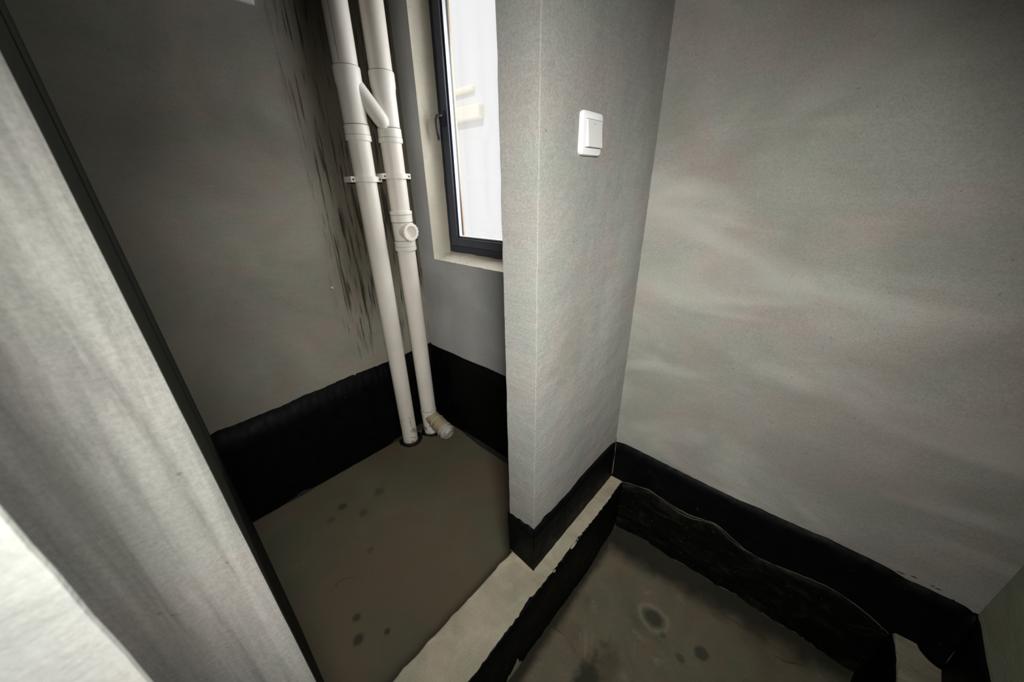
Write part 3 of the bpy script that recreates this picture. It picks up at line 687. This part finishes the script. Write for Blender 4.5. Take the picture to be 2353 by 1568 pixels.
# flaking stain on the lower right pipe
for (dg, z, l, r) in ((-84, -.075, .05, .0016), (-70, -.10, .04, .0022), (-80, -.118, .03, .003), (-66, -.125, .02, .002), (-90, -.10, .03, .0012)):
    bm = bmesh.new(); tube(bm, [ang(P2, RPI-.0022, dg, z-l/2), ang(P2, RPI-.0019, dg+4, z), ang(P2, RPI-.0022, dg-1, z+l/2)], [.0004, r, .0004], 5); local(bobj('scratch', bm, M_CT, d2))

# ------------------------------------------------------------------ pipe clamps screwed to the back wall
def clamp(P_, z, label):
    t_ = tag(empty('pipe_clamp', (P_.x, YA, z)), label, 'clamp', 'white pipe clamps'); r = RPI+.003; hh = .0125
    bm = bmesh.new(); n = 28; path = []
    x0 = r+.026; yb_ = P_.y-.010      # strap: two ears joined by a bow around the front of the pipe
    a0 = 12
    path = [(P_.x-x0, yb_), (P_.x-r-.004, yb_)]+[(P_.x-(r+.0015)*math.cos(math.radians(a)), P_.y-(r+.0015)*math.sin(math.radians(a))) for a in [a0+(180-2*a0)*k/n for k in range(n+1)]]+[(P_.x+r+.004, yb_), (P_.x+x0, yb_)]
    th = .006; A = []
    for i, p in enumerate(path):
        q0, q1 = path[max(i-1, 0)], path[min(i+1, len(path)-1)]; dx, dy = q1[0]-q0[0], q1[1]-q0[1]; l = math.hypot(dx, dy); nx, ny = dy/l, -dx/l
        A.append([bm.verts.new((p[0]+nx*s_*th, p[1]+ny*s_*th, z+zz)) for s_, zz in ((0, -hh), (1, -hh), (1, hh), (0, hh))])
    for a_, b_ in zip(A, A[1:]):
        for k in range(4): bm.faces.new((a_[k], a_[(k+1) % 4], b_[(k+1) % 4], b_[k]))
    bm.faces.new(A[0][::-1]); bm.faces.new(A[-1]); local(bobj('strap', bm, M_PF, t_))
    for s_ in (-1, 1):
        bm = bmesh.new(); add_box(bm, (P_.x+s_*(r+.016)-.011, yb_-.006, z-hh-.001), (P_.x+s_*(r+.016)+.011, YA-.001, z+hh+.001), .001); local(bobj('foot', bm, M_PF, t_))
        bm = bmesh.new(); lathe(bm, [(0, .0048), (.0015, .0044), (.0022, .0025), (.0012, .0012)], (P_.x+s_*(r+.016), yb_-.006, z), (0, -1, 0), 14); sc = local(bobj('screw', bm, M_SC, t_, True, 30))
clamp(P1, 1.351, 'white clamp around the left drain pipe, slightly lower of the two')
clamp(P2, 1.366, 'white clamp around the right drain pipe, beside the window reveal')

# ------------------------------------------------------------------ light switch
sw = tag(empty('light_switch', (.832, YP, 1.411)), 'white single rocker light switch on the grey partition', 'switch')
x0, x1, z0, z1 = .786, .879, 1.368, 1.459
bm = bmesh.new(); prf = rrect(x0, x1, z0, z1, (.010,)*4, 1); lv = [(0, 0), (0.006, 0), (.0095, .0018), (.0105, .005)]; rg = []
cx_, cz_ = (x0+x1)/2, (z0+z1)/2
for (dy, ins) in lv:
    fx, fz = 1-ins/((x1-x0)/2), 1-ins/((z1-z0)/2); rg.append([bm.verts.new((cx_+(x-cx_)*fx, YP-.0005-dy, cz_+(z-cz_)*fz)) for x, z in prf])
for A, B in zip(rg, rg[1:]):
    for k in range(len(A)): bm.faces.new((A[k], A[(k+1) % len(A)], B[(k+1) % len(A)], B[k]))
bm.faces.new(rg[-1]); bm.faces.new(rg[0][::-1]); local(bobj('plate', bm, M_WH, sw, True, 25))
# rocker: a wedge, tipped in at the top
xa, xb_, za, zb2 = x0+.017, x1-.007, z0+.0175, z1-.017
yy = YP-.011
bm = bmesh.new()
vsn = [bm.verts.new(v) for v in ((xa, yy+.001, za), (xb_, yy+.001, za), (xb_, yy+.001, zb2), (xa, yy+.001, zb2), (xa+.003, yy-.0065, za), (xb_, yy-.0065, za), (xb_, yy-.0005, zb2), (xa+.003, yy-.0005, zb2))]
for f in ((0, 1, 2, 3), (4, 5, 6, 7), (0, 4, 5, 1), (1, 5, 6, 2), (2, 6, 7, 3), (3, 7, 4, 0)): bm.faces.new([vsn[i] for i in f])
bmesh.ops.bevel(bm, geom=bm.edges[:], offset=.0008, segments=2, affect='EDGES')
rk = local(bobj('rocker', bm, M_RK, sw, True, 40))
bm = bmesh.new(); add_box(bm, (cx_+.002, yy-.0020, zb2-.0085), (cx_+.007, yy-.0008, zb2-.0072)); mk = bobj('indicator_mark', bm, M_DK, rk); mk.matrix_parent_inverse = Matrix.Identity(4)
bm = bmesh.new(); add_box(bm, (xa-.002, YP-.0112, zb2+.0002), (xb_+.001, YP-.0106, zb2+.0012)); local(bobj('rocker_gap', bm, M_DK, sw)); bm = bmesh.new(); add_box(bm, (xa-.002, YP-.0112, za-.0016), (xb_+.001, YP-.0106, za-.0002)); local(bobj('rocker_gap', bm, M_DK, sw))

bl = at(763, 662, 'y', YA); bm = bmesh.new(); lathe(bm, [(-.002, .008), (.002, .006), (.0035, .003), (.004, .001)], bl, (.1, -1, .1), 9); bobj('plaster_blob', bm, M_V, wa, True)
# white box lid at the top edge of the back wall
nl = tag(empty('junction_box', (.60, YA, 2.02)), 'white plastic box corner showing at the top edge on the back wall', 'box')
bm = bmesh.new(); add_box(bm, (.54, YA-.014, 1.971), (.636, YA+.002, 2.067), .002); local(bobj('box_body', bm, M_PA, nl))
bm = bmesh.new(); add_box(bm, (.543, YA-.018, 1.974), (.633, YA-.014, 2.064), .0015); local(bobj('cover', bm, M_PA, nl))
